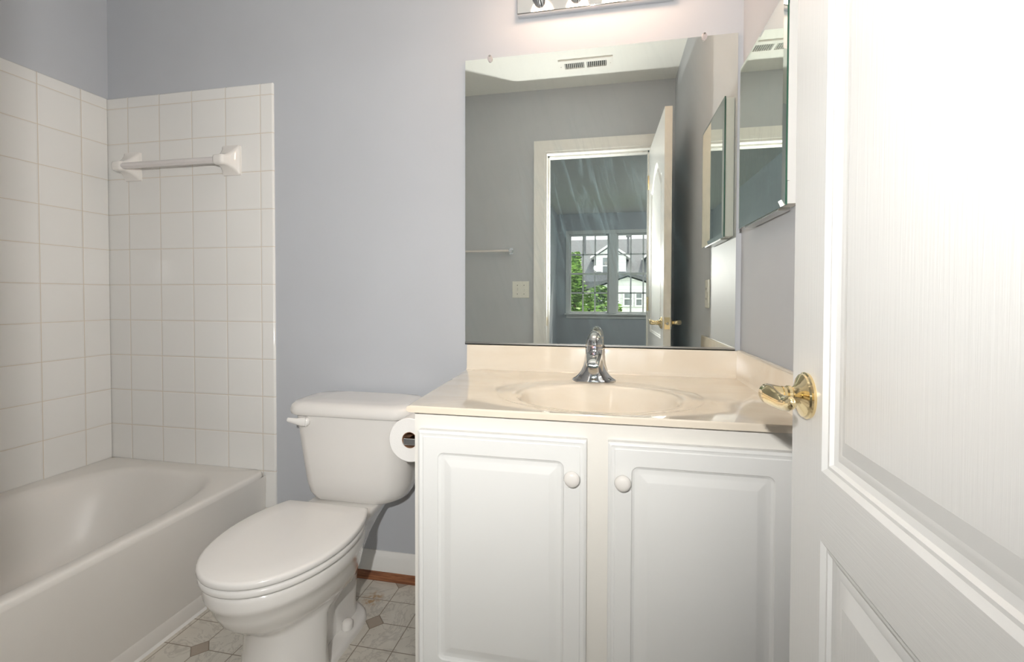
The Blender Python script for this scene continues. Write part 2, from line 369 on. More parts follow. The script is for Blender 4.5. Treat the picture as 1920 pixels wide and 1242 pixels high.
# ------------------------------------------------------------------ passage door (standing open)
def build_door():
    T, W_, Hd = .036, .69, 1.985           # local: x thickness 0..T (face at 0 looks to -x), y 0 (latch) .. -W_ (hinge), z
    root = bpy.data.objects.new('door_1', None); C.objects.link(root)
    root['kind'] = 'structure'; root['label'] = 'white embossed panel door standing open at right with brass lever'; root['category'] = 'door'
    PY0, PY1 = -.0985, -.5915               # panel outer edges
    Z1, Z2, Z3, Z4 = .19, .742, .829, 1.80  # lower panel z, upper panel z (arch springs at Z4 - rise)
    rise = .11
    def arch(y, ins):                       # top edge of the upper panel
        m_ = (PY0 + PY1) / 2; h = (PY0 - PY1) / 2
        t = min(1, abs(y - m_) / h)
        return Z4 - ins - rise * (0.5 - .5 * math.cos(PI * min(1, max(0, (t - .1) / .8))))
    prof = [(0, 0), (.006, .0045), (.010, .0045), (.013, .0085), (.020, .0105), (.026, .009), (.031, .0095)]   # inset, depth
    NA = 24
    def ring(lo, hi_fn, ins, dep, x, s):
        ya, yb = PY0 - ins, PY1 + ins
        pts = [(x + s * dep, ya, lo + ins), (x + s * dep, yb, lo + ins)]
        for k in range(NA + 1):
            y = yb + (ya - yb) * k / NA; pts.append((x + s * dep, y, hi_fn(y, ins)))
        return pts
    bmF, bmR, bmM = bmesh.new(), bmesh.new(), bmesh.new()
    flat = lambda zt: (lambda y, ins: zt - ins)
    for x, s in ((0, 1), (T, -1)):
        def poly(bm, pts):
            f = bm.faces.new([bm.verts.new((x, y, z)) for y, z in pts]); return f
        poly(bmF, [(0, .012), (PY0, .012), (PY0, Hd), (0, Hd)]); poly(bmF, [(PY1, .012), (-W_, .012), (-W_, Hd), (PY1, Hd)])
        poly(bmR, [(PY0, .012), (PY1, .012), (PY1, Z1), (PY0, Z1)]); poly(bmR, [(PY0, Z2), (PY1, Z2), (PY1, Z3), (PY0, Z3)])
        poly(bmR, [(PY0, Hd)] + [(PY0 + (PY1 - PY0) * k / NA, arch(PY0 + (PY1 - PY0) * k / NA, 0)) for k in range(NA + 1)] + [(PY1, Hd)])
        for lo, fn, kind in ((Z1, flat(Z2), 0), (Z3, arch, 1)):
            if kind:
                loft(bmM, [ring(lo, fn, i, d, x, s) for i, d in prof])
                p2 = [(.031, .0095), (.052, .003)]
            else:
                loft(bmM, [ring(lo, fn, i, d, x, s) for i, d in prof])
                p2 = [(.031, .0095), (.052, .003)]
            loft(bmM, [ring(lo, fn, i, d, x, s) for i, d in p2])
            f = bmF.faces.new([bmF.verts.new(p) for p in ring(lo, fn, .052, .003, x, s)])
    e = bmesh.new()
    for a, b_ in (((0, .012), (0, Hd)), ((0, Hd), (-W_, Hd)), ((-W_, Hd), (-W_, .012)), ((-W_, .012), (0, .012))):
        e.faces.new([e.verts.new(p) for p in ((0, *a), (T, *a), (T, *b_), (0, *b_))])
    bpy.context.view_layer.update()
    link('stile', bmF, M['door'], root); link('rail', bmR, M['door_rail'], root)
    link('panel_moulding', bmM, M['door_smooth'], root, smooth=25)
    link('edge_strip', e, M['door_edge'], root)
    hz, hy = .914, -.0525
    for x, s in ((0, -1), (T, 1)):
        bm = bmesh.new()
        lathe(bm, [(.0305, 0), (.0312, .0035), (.029, .005), (.0285, .0075), (.0262, .009), (.018, .0125), (.0125, .016), (.0105, .019), (.0125, .021), (.0125, .025), (.0105, .027), (.0115, .031)], (0, 0, 0), 'x', 36, 0, True, True)
        for v in bm.verts: v.co = Vector((x + s * v.co.x, hy + v.co.y, hz + v.co.z))
        h = link('lever_handle', bm, M['brass'], root, smooth=40)
        h['label'] = 'polished brass lever handle'
        bm = bmesh.new()
        pts = [(x + s * .026, hy, hz), (x + s * .036, hy, hz), (x + s * .046, hy - .001, hz + .001), (x + s * .052, hy - .008, hz + .002), (x + s * .0525, hy - .022, hz + .002), (x + s * .0505, hy - .040, hz + .001), (x + s * .049, hy - .058, hz + .001), (x + s * .049, hy - .076, hz + .004), (x + s * .050, hy - .090, hz + .008), (x + s * .050, hy - .096, hz + .009)]
        sweep(bm, pts, [(.0095, .0095), (.0110, .0115), (.0115, .0125), (.0105, .0135), (.0085, .0130), (.0068, .0110), (.0062, .0098), (.0066, .0092), (.0062, .0080), (.003, .004)], 20)
        link('lever', bm, M['brass'], h, smooth=60)
    link('latch_plate', B((.005, T - .005, -.0005, .0015, hz - .03, hz + .03)), M['brass'], root)
    bm = bmesh.new(); lathe(bm, [(.008, 0), (.008, .006), (.006, .009)], (0, 0, 0), 'y', 16, 0, True, True)
    for v in bm.verts: v.co = Vector((T / 2 + v.co.x, .0015 + v.co.y, hz + v.co.z))
    link('latch_bolt', bm, M['nickel'], root, smooth=40)
    for z in (.2, 1.0, 1.78):
        bm = bmesh.new(); lathe(bm, [(.006, -.045), (.006, .045)], (-.004, -W_ - .002, z), 'z', 12, 0, True, True)
        link('hinge', bm, M['brass'], root, smooth=40)
    root.location = (2.3275, -.815, 0)
    root.rotation_euler = (0, 0, -math.atan2(.0165, .69))
    return root
build_door()
# ------------------------------------------------------------------ bathtub
def build_tub():
    t = thing('bathtub', 'off white bathtub set in the tiled corner', 'bathtub', (.37, -.76, 0))
    bm = bmesh.new()
    x0, x1, y0, y1, zr = .009, .752, -1.525, -.009, .364
    n = 64; ins = []
    cx, cy = .375, -.765
    def opening(a, b, e, z, dx=0, dy=0): return [(cx + dx + p[0], cy + dy + p[1], z) for p in superell(0, 0, a, b, e, n)]
    def outer(z, ins_=0.0):
        pts = []
        for i in range(n):
            tt = 2 * PI * i / n; c, s = math.cos(tt), math.sin(tt)
            # same angular order as the opening, pushed out to the rectangle
            p = superell(0, 0, 1, 1, .05, n)[i]
            X = (x1 - ins_ if p[0] > 0 else x0); Y = (y1 if p[1] > 0 else y0)
            hx = (x1 - ins_ - x0) / 2; mx = (x1 - ins_ + x0) / 2; hy = (y1 - y0) / 2; my = (y1 + y0) / 2
            pts.append((mx + hx * max(-1, min(1, p[0])), my + hy * max(-1, min(1, p[1])), z))
        return pts
    rings = [outer(zr - .02, 0.0), outer(zr - .007, .001), outer(zr - .001, .007), outer(zr, .017),
             opening(.336, .70, .5, zr - .001), opening(.327, .69, .52, zr - .006), opening(.318, .678, .55, zr - .02), opening(.303, .645, .6, zr - .09),
             opening(.285, .60, .65, .17), opening(.265, .56, .68, .10), opening(.24, .52, .7, .075), opening(.12, .3, .8, .068), opening(.02, .05, 1, .066)]
    loft(bm, rings, True, False, True)
    link('tub_basin', bm, M['tub'], t, smooth=50)
    bm = bmesh.new()
    prof = [(.752, .345), (.751, .30), (.741, .052), (.7445, .046), (.7455, 0)]
    loft(bm, [[(x, y, z) for x, z in prof] for y in (y0, y1)], False)
    link('apron', bm, M['tub'], t, smooth=30)
    bm = bmesh.new(); loft(bm, [[(.7455, y, 0), (.7455, y, .007), (.752, y, 0)] for y in (y0, y1)], True, True, True)
    link('caulk_bead', bm, M['trim'], t)
    return t
build_tub()
# ------------------------------------------------------------------ ceramic towel bar on the tile
def build_tile_bar():
    t = thing('ceramic_towel_bar', 'white ceramic towel bar on the tile above the tub', 'towel bar', (.37, -.009, 1.575))
    for xc in (.1385, .6120):
        bm = bmesh.new(); y = -.0085
        rings = []
        # plate (kept square) flowing out to a small rounded nose
        for d, hw, hu, hd, r, dz in ((0, .0405, .058, .058, .004, 0), (.007, .0405, .058, .058, .006, 0), (.009, .037, .054, .054, .007, 0), (.016, .034, .044, .046, .010, 0), (.028, .029, .031, .034, .011, -.002), (.042, .0255, .022, .024, .011, -.006), (.054, .024, .0195, .0205, .011, -.010), (.064, .0235, .0195, .0195, .011, -.012), (.071, .021, .017, .017, .010, -.012), (.074, .013, .010, .010, .006, -.012)):
            rings.append([(xc + px, y - d, 1.575 + dz + pz) for px, pz in rrect(-hw, hw, -hd, hu, r, 4)])
        loft(bm, rings, True, True, True)
        p = link('bar_post', bm, M['ceramic'], t, smooth=50)
    bm = bmesh.new()
    rings = [[(x, -.0085 - .058 + .0125 * math.cos(a + PI / 8), 1.563 + .0125 * math.sin(a + PI / 8)) for a in [2 * PI * k / 8 for k in range(8)]] for x in (.156, .593)]
    loft(bm, rings, True, True, True)
    b_ = link('rail', bm, M['acrylic'], t); b_['label'] = 'pale translucent acrylic rail'
build_tile_bar()
# ------------------------------------------------------------------ toilet
def egg(cx, yb, yt, hw, z, n=56, bh=None, front=.235):
    """elongated seat outline: ellipse front to yt, sides cut straight across at yb with half width bh"""
    pts = []; yc = yt + front; bh = bh if bh else hw * .74
    Lb = (yb - yc) / math.sqrt(max(.02, 1 - (bh / hw) ** 2)); a0 = math.asin(min(1, (yb - yc) / Lb)); m = n // 4
    side = []
    for i in range(m): a = a0 * (1 - i / m); side.append((hw * math.cos(a), yc + Lb * math.sin(a)))
    for i in range(m + 1): a = PI / 2 * i / m; side.append((hw * math.cos(a) ** .96 if i < m else 0, yc - front * math.sin(a)))
    for x, y in side: pts.append((cx + x, y, z))
    for x, y in side[-2::-1]: pts.append((cx - x, y, z))
    for k in range(1, 6): pts.append((cx - bh + 2 * bh * k / 6, yb, z))
    return pts
def build_toilet():
    X = 1.202
    t = thing('toilet', 'off white two piece toilet with closed lid between tub and vanity', 'toilet', (X, -.4, 0))
    # tank
    def tank_ring(z, hw, yf, bulge, r):
        pts = []
        base = rrect(-hw, hw, yf, -.025, r, 6)
        for x, y in base:
            k = max(0, (-.025 - y) / (-.025 - yf)); pts.append((X + x, y - bulge * k * (1 - (x / hw) ** 2), z))
        return pts
    X0, X = X, X + .022
    bm = bmesh.new()
    loft(bm, [tank_ring(.358, .125, -.160, .012, .05), tank_ring(.361, .148, -.175, .02, .06), tank_ring(.371, .168, -.186, .026, .07), tank_ring(.39, .180, -.191, .028, .07), tank_ring(.42, .187, -.193, .028, .068), tank_ring(.50, .196, -.196, .026, .062), tank_ring(.655, .213, -.203, .024, .055)], True, True, True)
    link('tank', bm, M['porcelain'], t, smooth=60)
    bm = bmesh.new()
    loft(bm, [tank_ring(.651, .222, -.210, .024, .055), tank_ring(.655, .2275, -.216, .024, .06), tank_ring(.667, .2285, -.217, .024, .06), tank_ring(.681, .2255, -.213, .024, .06), tank_ring(.690, .216, -.203, .022, .058), tank_ring(.6935, .196, -.183, .02, .05), tank_ring(.694, .13, -.14, .01, .04)], True, True, True)
    link('tank_lid', bm, M['porcelain'], t, smooth=60)
    bm = bmesh.new()
    lathe(bm, [(.0155, 0), (.0165, .006), (.015, .012), (.010, .016)], (0, 0, 0), 'y', 24, 0, True, True)
    for v in bm.verts: v.co = Vector((X - .142 + v.co.x, -.2135 - v.co.y, .632 + v.co.z))
    lv = link('flush_lever', bm, M['toilet_plastic'], t, smooth=50)
    bm = bmesh.new()
    sweep(bm, [(X - .134, -.226, .632), (X - .150, -.229, .633), (X - .164, -.232, .635), (X - .180, -.235, .638), (X - .194, -.236, .640)], [(.007, .015), (.008, .0145), (.007, .0105), (.006, .0085), (.005, .007)], 16)
    link('lever_arm', bm, M['toilet_plastic'], lv, smooth=60)
    X = X0
    # bowl: rim to pedestal
    bm = bmesh.new()
    n = 56
    def bowl_ring(z, yb, yt, hw, fr=.235): return egg(X, yb, yt, hw, z, n, hw * .72, fr)
    rings = [bowl_ring(.345, -.30, -.652, .150), bowl_ring(.356, -.28, -.664, .164), bowl_ring(.352, -.27, -.669, .170), bowl_ring(.342, -.265, -.670, .172), bowl_ring(.325, -.26, -.670, .1725), bowl_ring(.314, -.26, -.667, .170), bowl_ring(.306, -.26, -.660, .164), bowl_ring(.285, -.26, -.653, .159), bowl_ring(.255, -.26, -.638, .150),
             bowl_ring(.228, -.26, -.612, .135), bowl_ring(.210, -.26, -.586, .124), bowl_ring(.196, -.25, -.570, .118, .17), bowl_ring(.184, -.24, -.563, .116, .15), bowl_ring(.12, -.22, -.568, .117, .15), bowl_ring(.06, -.20, -.578, .119, .15), bowl_ring(.03, -.19, -.584, .121, .15), bowl_ring(.0, -.185, -.588, .123, .15)]
    # pinch the rear of the pedestal to the trapway
    out = []
    for r in rings:
        q = []
        for x, y, z in r:
            if z < .2:
                k = max(0, min(1, (y + .45) / .05)); k = k * k * (3 - 2 * k)
                kk = max(0, min(1, (.2 - z) / .03))
                x = X + (x - X) * (1 - .5 * k * kk)
            q.append((x, y, z))
        out.append(q)
    loft(bm, out, True, True, True)
    link('bowl', bm, M['porcelain'], t, smooth=60)
    # trapway bulge and rear deck under the tank
    bm = bmesh.new()
    loft(bm, [[(X + px, py, z) for px, py in rrect(-hw, hw, yf, yb, r, 6)] for z, hw, yf, yb, r in ((.0, .066, -.36, -.175, .06), (.06, .058, -.36, -.175, .055), (.14, .058, -.37, -.165, .055), (.20, .066, -.38, -.15, .05), (.26, .082, -.38, -.125, .05), (.30, .096, -.36, -.10, .045), (.33, .110, -.34, -.075, .04), (.346, .120, -.33, -.06, .04), (.360, .121, -.28, -.055, .04), (.364, .114, -.26, -.06, .04))], True, True, True)
    link('trapway', bm, M['porcelain'], t, smooth=60)
    bm = bmesh.new()
    fp = lambda z, g: [(X + x, y, z) for x, y in [(p[0], p[1]) for p in rrect(-.104 + g, .104 - g, -.575 + g, -.155 - g, .100, 8)]]
    loft(bm, [fp(0, 0), fp(.010, .001), fp(.017, .005), fp(.021, .014), fp(.024, .03)], True, True, True)
    link('foot', bm, M['porcelain'], t, smooth=60)
    for s in (-1, 1):
        bm = bmesh.new(); lathe(bm, [(.0165, .024), (.0165, .036), (.0150, .044), (.010, .049), (.004, .0505)], (X + s * .076, -.292, 0), 'z', 24, 0, True, True)
        link('bolt_cap', bm, M['ceramic'], t, smooth=60)
    # seat and lid
    def slab(z0, z1, yb, yt, hw, bh, r):
        E_ = lambda z, k: egg(X, yb - k, yt + k, hw - k, z, n, bh - k, .235 - .0)
        return [E_(z0, r), E_(z0 + r * .3, .3 * r), E_(z0 + r, 0), E_(z1 - r, 0), E_(z1 - r * .35, .3 * r), E_(z1, 1.2 * r)]
    bm = bmesh.new(); loft(bm, slab(.3575, .3765, -.282, -.678, .179, .134, .006), True, True, True)
    link('seat', bm, M['toilet_plastic'], t, smooth=55)
    bm = bmesh.new()
    rr = slab(.3785, .398, -.275, -.681, .181, .136, .006)
    rr.append(egg(X, -.33, -.62, .12, .3990, n, .09, .18)); loft(bm, rr, True, True, True)
    link('lid', bm, M['toilet_plastic'], t, smooth=55)
    for s in (-1, 1):
        bm = bmesh.new(); lathe(bm, [(.010, -.028), (.011, -.024), (.011, .024), (.010, .028)], (X + s * .075, -.283, .385), 'x', 16, 0, True, True)
        link('hinge', bm, M['toilet_plastic'], t, smooth=40)
build_toilet()
# ------------------------------------------------------------------ vanity cabinet
def panel_door(name, x0, x1, z0, z1, yf, parent, th=.019):
    bm = bmesh.new()
    prof = [(0, th, .002), (0, .004, .002), (.003, .001, .003), (.006, .0, .004), (.009, .0015, .004), (.013, .0015, .004), (.015, .0, .004)]
    mid = [(.049, .0, .016), (.051, .003, .014), (.056, .0055, .010), (.063, .0055, .004), (.067, .0048, .002), (.080, .0005, .002), (.083, .0, .002)]
    rings = [[(px, yf + d, pz) for px, pz in rrect(x0 + i, x1 - i, z0 + i, z1 - i, r, 5)] for i, d, r in prof + mid]
    loft(bm, rings, True, True, True)
    return link(name, bm, M['cabinet'], parent, smooth=25)
def build_vanity():
    t = thing('vanity_cabinet', 'white two door vanity cabinet under the cream counter', 'vanity cabinet', (2.03, -.28, 0))
    x0, x1, yf = 1.6115, XR - .002, -.5355
    link('carcass', B((x0, x0 + .016, yf + .018, -.002, .10, .7745), (x1 - .016, x1, yf + .018, -.002, .10, .7745), (x0 + .016, x1 - .016, yf + .018, -.002, .10, .116), (x0 + .016, x1 - .016, -.012, -.002, .116, .7745), (x0, x1, yf + .075, yf + .09, .002, .10)), M['cabinet'], t, bevel=.001, seg=1)
    bm = B((x0, x0 + .028, yf, yf + .0178, .10, .7745), (1.997, 2.083, yf, yf + .0178, .10, .7745), (2.43, x1, yf, yf + .0178, .10, .7745), (x0 + .028, 1.997, yf, yf + .0178, .725, .7745), (2.083, 2.43, yf, yf + .0178, .725, .7745), (x0 + .028, 1.997, yf, yf + .0178, .10, .16), (2.083, 2.43, yf, yf + .0178, .10, .16))
    link('face_frame', bm, M['cabinet_frame'], t)
    for a, b_, kx in ((1.626, 2.0175, 1.987), (2.063, 2.4425, 2.0935)):
        d = panel_door('door', a, b_, .150, .7345, yf - .0195, t)
        bm = bmesh.new(); lathe(bm, [(.0085, .0), (.0075, .006), (.010, .010), (.0155, .013), (.0172, .018), (.0160, .023), (.011, .0262), (.004, .0275)], (0, 0, 0), 'y', 28, 0, True, True)
        for v in bm.verts: v.co = Vector((kx + v.co.x, yf - .0195 - v.co.y, .655 + v.co.z))
        link('knob', bm, M['ceramic'], d, smooth=50)
build_vanity()
# ------------------------------------------------------------------ counter with moulded sink
def build_counter():
    t = thing('sink_counter', 'cream cultured marble counter with moulded oval sink', 'counter', (2.03, -.28, .775))
    x0, x1, y0, y1, zt, zb = 1.6, XR - .001, -.5615, -.001, .7915, .7755
    cx, cy = 2.033, -.345
    n = 96
    ang = [2 * PI * i / n for i in range(n)]
    for cxn, cyn in ((x0, y0), (x1, y0), (x1, y1), (x0, y1)):
        a = math.atan2(cyn - cy, cxn - cx) % (2 * PI)
        k = min(range(n), key=lambda i: abs(ang[i] - a)); ang[k] = a
    def ell(a, b, z, dy=0): return [(cx + a * math.cos(q), cy + dy + b * math.sin(q), z) for q in ang]
    def rect(ins, z):
        out = []
        for q in ang:
            c, s = math.cos(q), math.sin(q)
            tx = ((x1 if c > 0 else x0 + ins) - cx) / c if abs(c) > 1e-9 else 1e9
            ty = ((y1 if s > 0 else y0 + ins) - cy) / s if abs(s) > 1e-9 else 1e9
            k = min(tx, ty); out.append((cx + k * c, cy + k * s, z))
        return out
    bm = bmesh.new()
    # raised front lip, recessed oval round the bowl, bowl
    rings = [rect(.004, zb), rect(0, zb + .003), rect(0, zt - .005), rect(.0015, zt - .0015), rect(.005, zt)]
    rings += [ell(.268, .199, zt), ell(.262, .194, zt - .0012), ell(.254, .188, zt - .0038), ell(.232, .172, zt - .0048), ell(.218, .161, zt - .0062), ell(.209, .154, zt - .010), ell(.202, .149, zt - .018), ell(.192, .141, zt - .045), ell(.172, .127, zt - .085), ell(.135, .10, zt - .118), ell(.085, .065, zt - .132), ell(.032, .03, zt - .137), ell(.03, .028, zt - .139)]
    # keep the ellipses inside the slab
    rings = [[(x, min(y1, max(y0 + .004, y)), z) for x, y, z in r] for r in rings]
    rings = [[(x - .026 * max(0, min(1, (1.75 - x) / .15)) * (y - y0) / (y1 - y0), y, z) for x, y, z in r] for r in rings]
    loft(bm, rings, True, False, True)
    link('sink_top', bm, M['counter'], t, smooth=40)
    bm = bmesh.new(); lathe(bm, [(.029, 0), (.0285, .003), (.024, .003), (.02, .001), (.004, .0012)], (cx, cy, zt - .1395), 'z', 28, 0, True, True)
    d = link('drain', bm, M['chrome'], t, smooth=50); d['label'] = 'chrome drain'
    def cap(bm, pts, off, axis_pts): loft(bm, axis_pts, True, True, True)
    bm = bmesh.new()
    pr = [(-.001, zt - .004), (-.030, zt - .002), (-.0255, zt + .001), (-.0225, zt + .005), (-.0205, zt + .012), (-.0195, .871), (-.0185, .8745), (-.0155, .8762), (-.001, .8762)]
    loft(bm, [[(x, y, z) for y, z in pr] for x in (1.5745, x1)], True, True, True)
    link('backsplash', bm, M['counter'], t, smooth=50)
    bm = bmesh.new()
    pr = [(XR - .001, zt - .003), (XR - .020, zt - .003), (XR - .0165, zt + .004), (XR - .0150, zt + .012), (XR - .0140, .8755), (XR - .0125, .8790), (XR - .0095, .8800), (XR - .001, .8800)]
    loft(bm, [[(x, y, z) for x, z in pr] for y in (-.5585, -.019)], True, True, True)
    link('side_splash', bm, M['counter'], t, smooth=50)
build_counter()
# ------------------------------------------------------------------ faucet
def build_faucet():
    X, Y, Z = 2.019, -.148, .7915
    t = thing('faucet', 'chrome single handle faucet behind the sink', 'faucet', (X, Y, Z))
    # escutcheon with flared wings
    bm = bmesh.new(); n = 40
    def ov(a, b, z, p=2.0, dy=0): return [(X + a * math.copysign(abs(math.cos(q)) ** (2 / p), math.cos(q)), Y + dy + b * math.copysign(abs(math.sin(q)) ** (2 / p), math.sin(q)), z) for q in [2 * PI * i / n for i in range(n)]]
    loft(bm, [ov(.0665, .026, Z - .005), ov(.0665, .026, Z + .003), ov(.064, .0245, Z + .006), ov(.056, .0225, Z + .011), ov(.047, .0215, Z + .019), ov(.039, .0215, Z + .030), ov(.033, .022, Z + .045), ov(.0285, .0225, Z + .062), ov(.0265, .023, Z + .08, dy=.002), ov(.0258, .023, Z + .095, dy=.005)], True, True, True)
    link('body', bm, M['chrome'], t, smooth=60)
    # spout reaching over the bowl: arched top, open underside
    bm = bmesh.new()
    rings = []
    for k, (y, zc, hw, hh) in enumerate(((Y + .008, Z + .068, .026, .026), (Y - .014, Z + .070, .025, .022), (Y - .035, Z + .069, .0235, .0185), (Y - .058, Z + .065, .0215, .0155), (Y - .078, Z + .061, .0200, .0135), (Y - .090, Z + .058, .0185, .0120), (Y - .094, Z + .057, .0165, .010))):
        ring = []
        for i in range(28):
            a = 2 * PI * i / 28; c, s = math.cos(a), math.sin(a)
            ring.append((X + hw * math.copysign(abs(c) ** .8, c), y, zc + (hh if s > 0 else hh * .55) * math.copysign(abs(s) ** .8, s)))
        rings.append(ring)
    loft(bm, rings, True, True, True)
    sp = link('spout', bm, M['chrome'], t, smooth=60)
    bm = bmesh.new(); lathe(bm, [(.0115, 0), (.0115, -.008), (.009, -.009)], (X, Y - .078, Z + .0540), 'z', 20, 0, True, True)
    link('aerator', bm, M['dark_chrome'], sp, smooth=40)
    bm = bmesh.new()
    lathe(bm, [(.0262, .090), (.0268, .096), (.0262, .101), (.0256, .104), (.0262, .107), (.0264, .111), (.0258, .1135)], (X, Y + .010, Z), 'z', 36, 0, True, True)
    hd = link('handle', bm, M['chrome'], t, smooth=50)
    # lever dome: leaning back to a rounded tip
    bm = bmesh.new(); rings = []
    for z, y, a, b_ in ((.1135, .010, .0256, .0256), (.120, .011, .0245, .025), (.128, .014, .0222, .0235), (.136, .020, .0182, .019), (.143, .028, .0128, .0125), (.147, .034, .0078, .0070), (.1485, .037, .0030, .0025)):
        rings.append([(X + a * math.cos(q), Y + y + b_ * math.sin(q), Z + z) for q in [2 * PI * i / 32 for i in range(32)]])
    loft(bm, rings, True, True, True)
    k = link('lever_knob', bm, M['smoky'], hd, smooth=60); k['label'] = 'darker chrome lever tip'
    # oval hot and cold mark
    for nm, mt, a0, a1, rr in (('badge', M['white_mark'], 0, 2 * PI, .0062), ):
        bm = bmesh.new()
        c0 = [(X + rr * math.cos(q), Y - .0172, Z + .103 + .0032 * math.sin(q)) for q in [2 * PI * i / 24 for i in range(24)]]
        loft(bm, [[(x, y + .002, z) for x, y, z in c0], c0], True, True, True)
        bd = link('badge', bm, mt, hd)
    for mt, s in ((M['red'], -1), (M['blue'], 1)):
        bm = bmesh.new()
        o_ = [(X + s * .0062 * math.sin(q), Y - .0174, Z + .103 + .0032 * math.cos(q)) for q in [PI * i / 12 for i in range(13)]]
        i_ = [(X + s * .0048 * math.sin(q), Y - .0174, Z + .103 + .0021 * math.cos(q)) for q in [PI * i / 12 for i in range(13)]]
        loft(bm, [o_, i_], False); link('colour_mark', bm, mt, hd)
build_faucet()
# ------------------------------------------------------------------ wall mirror
def build_mirror():
    x0, x1, z0, z1 = 1.5640, 2.4540, .8800, 1.8715
    t = thing('wall_mirror', 'large frameless wall mirror above the cream counter', 'mirror', ((x0 + x1) / 2, -.003, z0))
    bm = bmesh.new(); fs = box(bm, x0, x1, -.0065, -.0005, z0, z1, 1)
    fs[2].material_index = 0
    link('mirror_glass', bm, [M['mirror'], M['glass_edge']], t)
    bm = B((x0 + .0, x1, -.0090, -.0068, .8768, .8855), (x0, x1, -.009, -.0005, .8768, .8796))
    c = link('bottom_channel', bm, M['nickel'], t); c['label'] = 'thin metal channel along the bottom edge'
    for x in (1.654, 2.3537):
        bm = bmesh.new(); lathe(bm, [(.0085, 0), (.0085, .004), (.006, .006)], (0, 0, 0), 'y', 20, 0, True, True)
        for v in bm.verts: v.co = Vector((x + v.co.x, -.0068 - v.co.y, z1 - .002 + v.co.z * 1.4))
        cl = link('clip', bm, M['clip'], t, smooth=50)
        bm = bmesh.new(); lathe(bm, [(.0035, 0), (.003, .0015)], (0, 0, 0), 'y', 12, 0, True, True)
        for v in bm.verts: v.co = Vector((x + v.co.x, -.0130 - v.co.y, z1 + .005 + v.co.z))
        link('clip_screw', bm, M['nickel'], cl, smooth=50)
build_mirror()
# ------------------------------------------------------------------ vanity light bar
def build_light():
    x0, x1, z0, z1 = 1.753, 2.262, 1.995, 2.135
    t = thing('vanity_light_bar', 'mirrored chrome vanity light bar with glowing round bulbs', 'light fixture', ((x0 + x1) / 2, -.02, z0))
    link('back_plate', B((x0, x1, -.030, -.001, z0, z1)), M['chrome'], t, bevel=.003)
    for k in range(4):
        x = 1.822 + k * .125
        bm = bmesh.new(); lathe(bm, [(.026, .0305), (.026, .050), (.022, .075), (.019, .114)], (0, 0, 0), 'y', 24, 0, True, True)
        for v in bm.verts: v.co = Vector((x + v.co.x, -v.co.y, 2.066 + v.co.z))
        s = link('socket_cup', bm, M['chrome'], t, smooth=40)
        bm = bmesh.new(); bmesh.ops.create_uvsphere(bm, u_segments=24, v_segments=16, radius=.04, matrix=Matrix.Translation((x, -.150, 2.066)))
        link('globe_bulb', bm, M['bulb'], s, smooth=180)
build_light()
# ------------------------------------------------------------------ medicine cabinet on the right wall
def build_medicine():
    y0, y1, z0, z1 = -.458, -.098, 1.2475, 1.716
    t = thing('medicine_cabinet', 'narrow mirrored medicine cabinet on the right wall above the counter', 'medicine cabinet', (XR, (y0 + y1) / 2, z0))
    link('body', B((2.4425, XR - .001, y0 + .004, y1 - .004, z0 + .003, z1 - .003)), M['trim'], t, bevel=.001, seg=1)
    xf, bv = 2.4345, .0135
    bm = bmesh.new()
    def R(x, i): return [(x, y0 + i, z0 + i), (x, y1 - i, z0 + i), (x, y1 - i, z1 - i), (x, y0 + i, z1 - i)]
    a, b_, c, d = R(2.4415, 0), R(xf + .0028, 0), R(xf, bv), None
    vs = [[bm.verts.new(p) for p in r] for r in (a, b_, c)]
    for r0, r1, mi in ((vs[0], vs[1], 1), (vs[1], vs[2], 0)):
        for i in range(4): bm.faces.new((r0[i], r0[(i + 1) % 4], r1[(i + 1) % 4], r1[i])).material_index = mi
    bm.faces.new(vs[2]); bm.faces.new(vs[0][::-1]).material_index = 1
    d = link('mirror_door', bm, [M['cab_mirror'], M['glass_edge']], t); d['label'] = 'bevelled mirror door'
    link('hinge', B((2.441, 2.446, y0 - .0015, y0 + .004, 1.30, 1.68)), M['trim'], t)
    link('lower_rail', B((2.44, 2.465, y0 + .05, y1 - .05, z0 - .004, z0 + .003)), M['nickel'], t)
build_medicine()
# ------------------------------------------------------------------ toilet paper
def build_paper():
    X, Z, yf, yb = 1.5490, .6665, -.432, -.325
    h = thing('paper_holder', 'chrome toilet paper holder on the vanity side', 'toilet paper holder', (1.6105, (yf + yb) / 2, Z))
    for y, nm in ((yf - .008, 'post'), (yb + .010, 'post')):
        bm = bmesh.new()
        box(bm, X - .011, 1.6108, y - .006, y + .006, Z - .0085, Z + .0085)
        link(nm, bm, M['chrome'], h, bevel=.002)
    bm = bmesh.new(); lathe(bm, [(.006, yf - .0018), (.006, yb + .0038)], (X, 0, Z), 'y', 16, 0, True, True)
    link('roller', bm, M['chrome'], h, smooth=40)
    r = thing('toilet_paper_roll', 'white toilet paper roll hanging beside the tank', 'toilet paper', (X, (yf + yb) / 2, Z))
    bm = bmesh.new(); ro, ri = .0585, .0215
    lathe(bm, [(ri, yf + .001), (ro - .002, yf), (ro, yf + .002), (ro, yb - .002), (ro - .002, yb), (ri, yb)], (X, 0, Z), 'y', 56)
    link('paper', bm, M['paper'], r, smooth=40)
    bm = bmesh.new(); lathe(bm, [(ri - .0002, yf + .0012), (ri - .0015, yf + .0012), (ri - .0015, yb - .001), (ri - .0002, yb - .001)], (X, 0, Z), 'y', 40)
    c = link('core', bm, M['cardboard'], r, smooth=40); c['label'] = 'brown cardboard core'
build_paper()
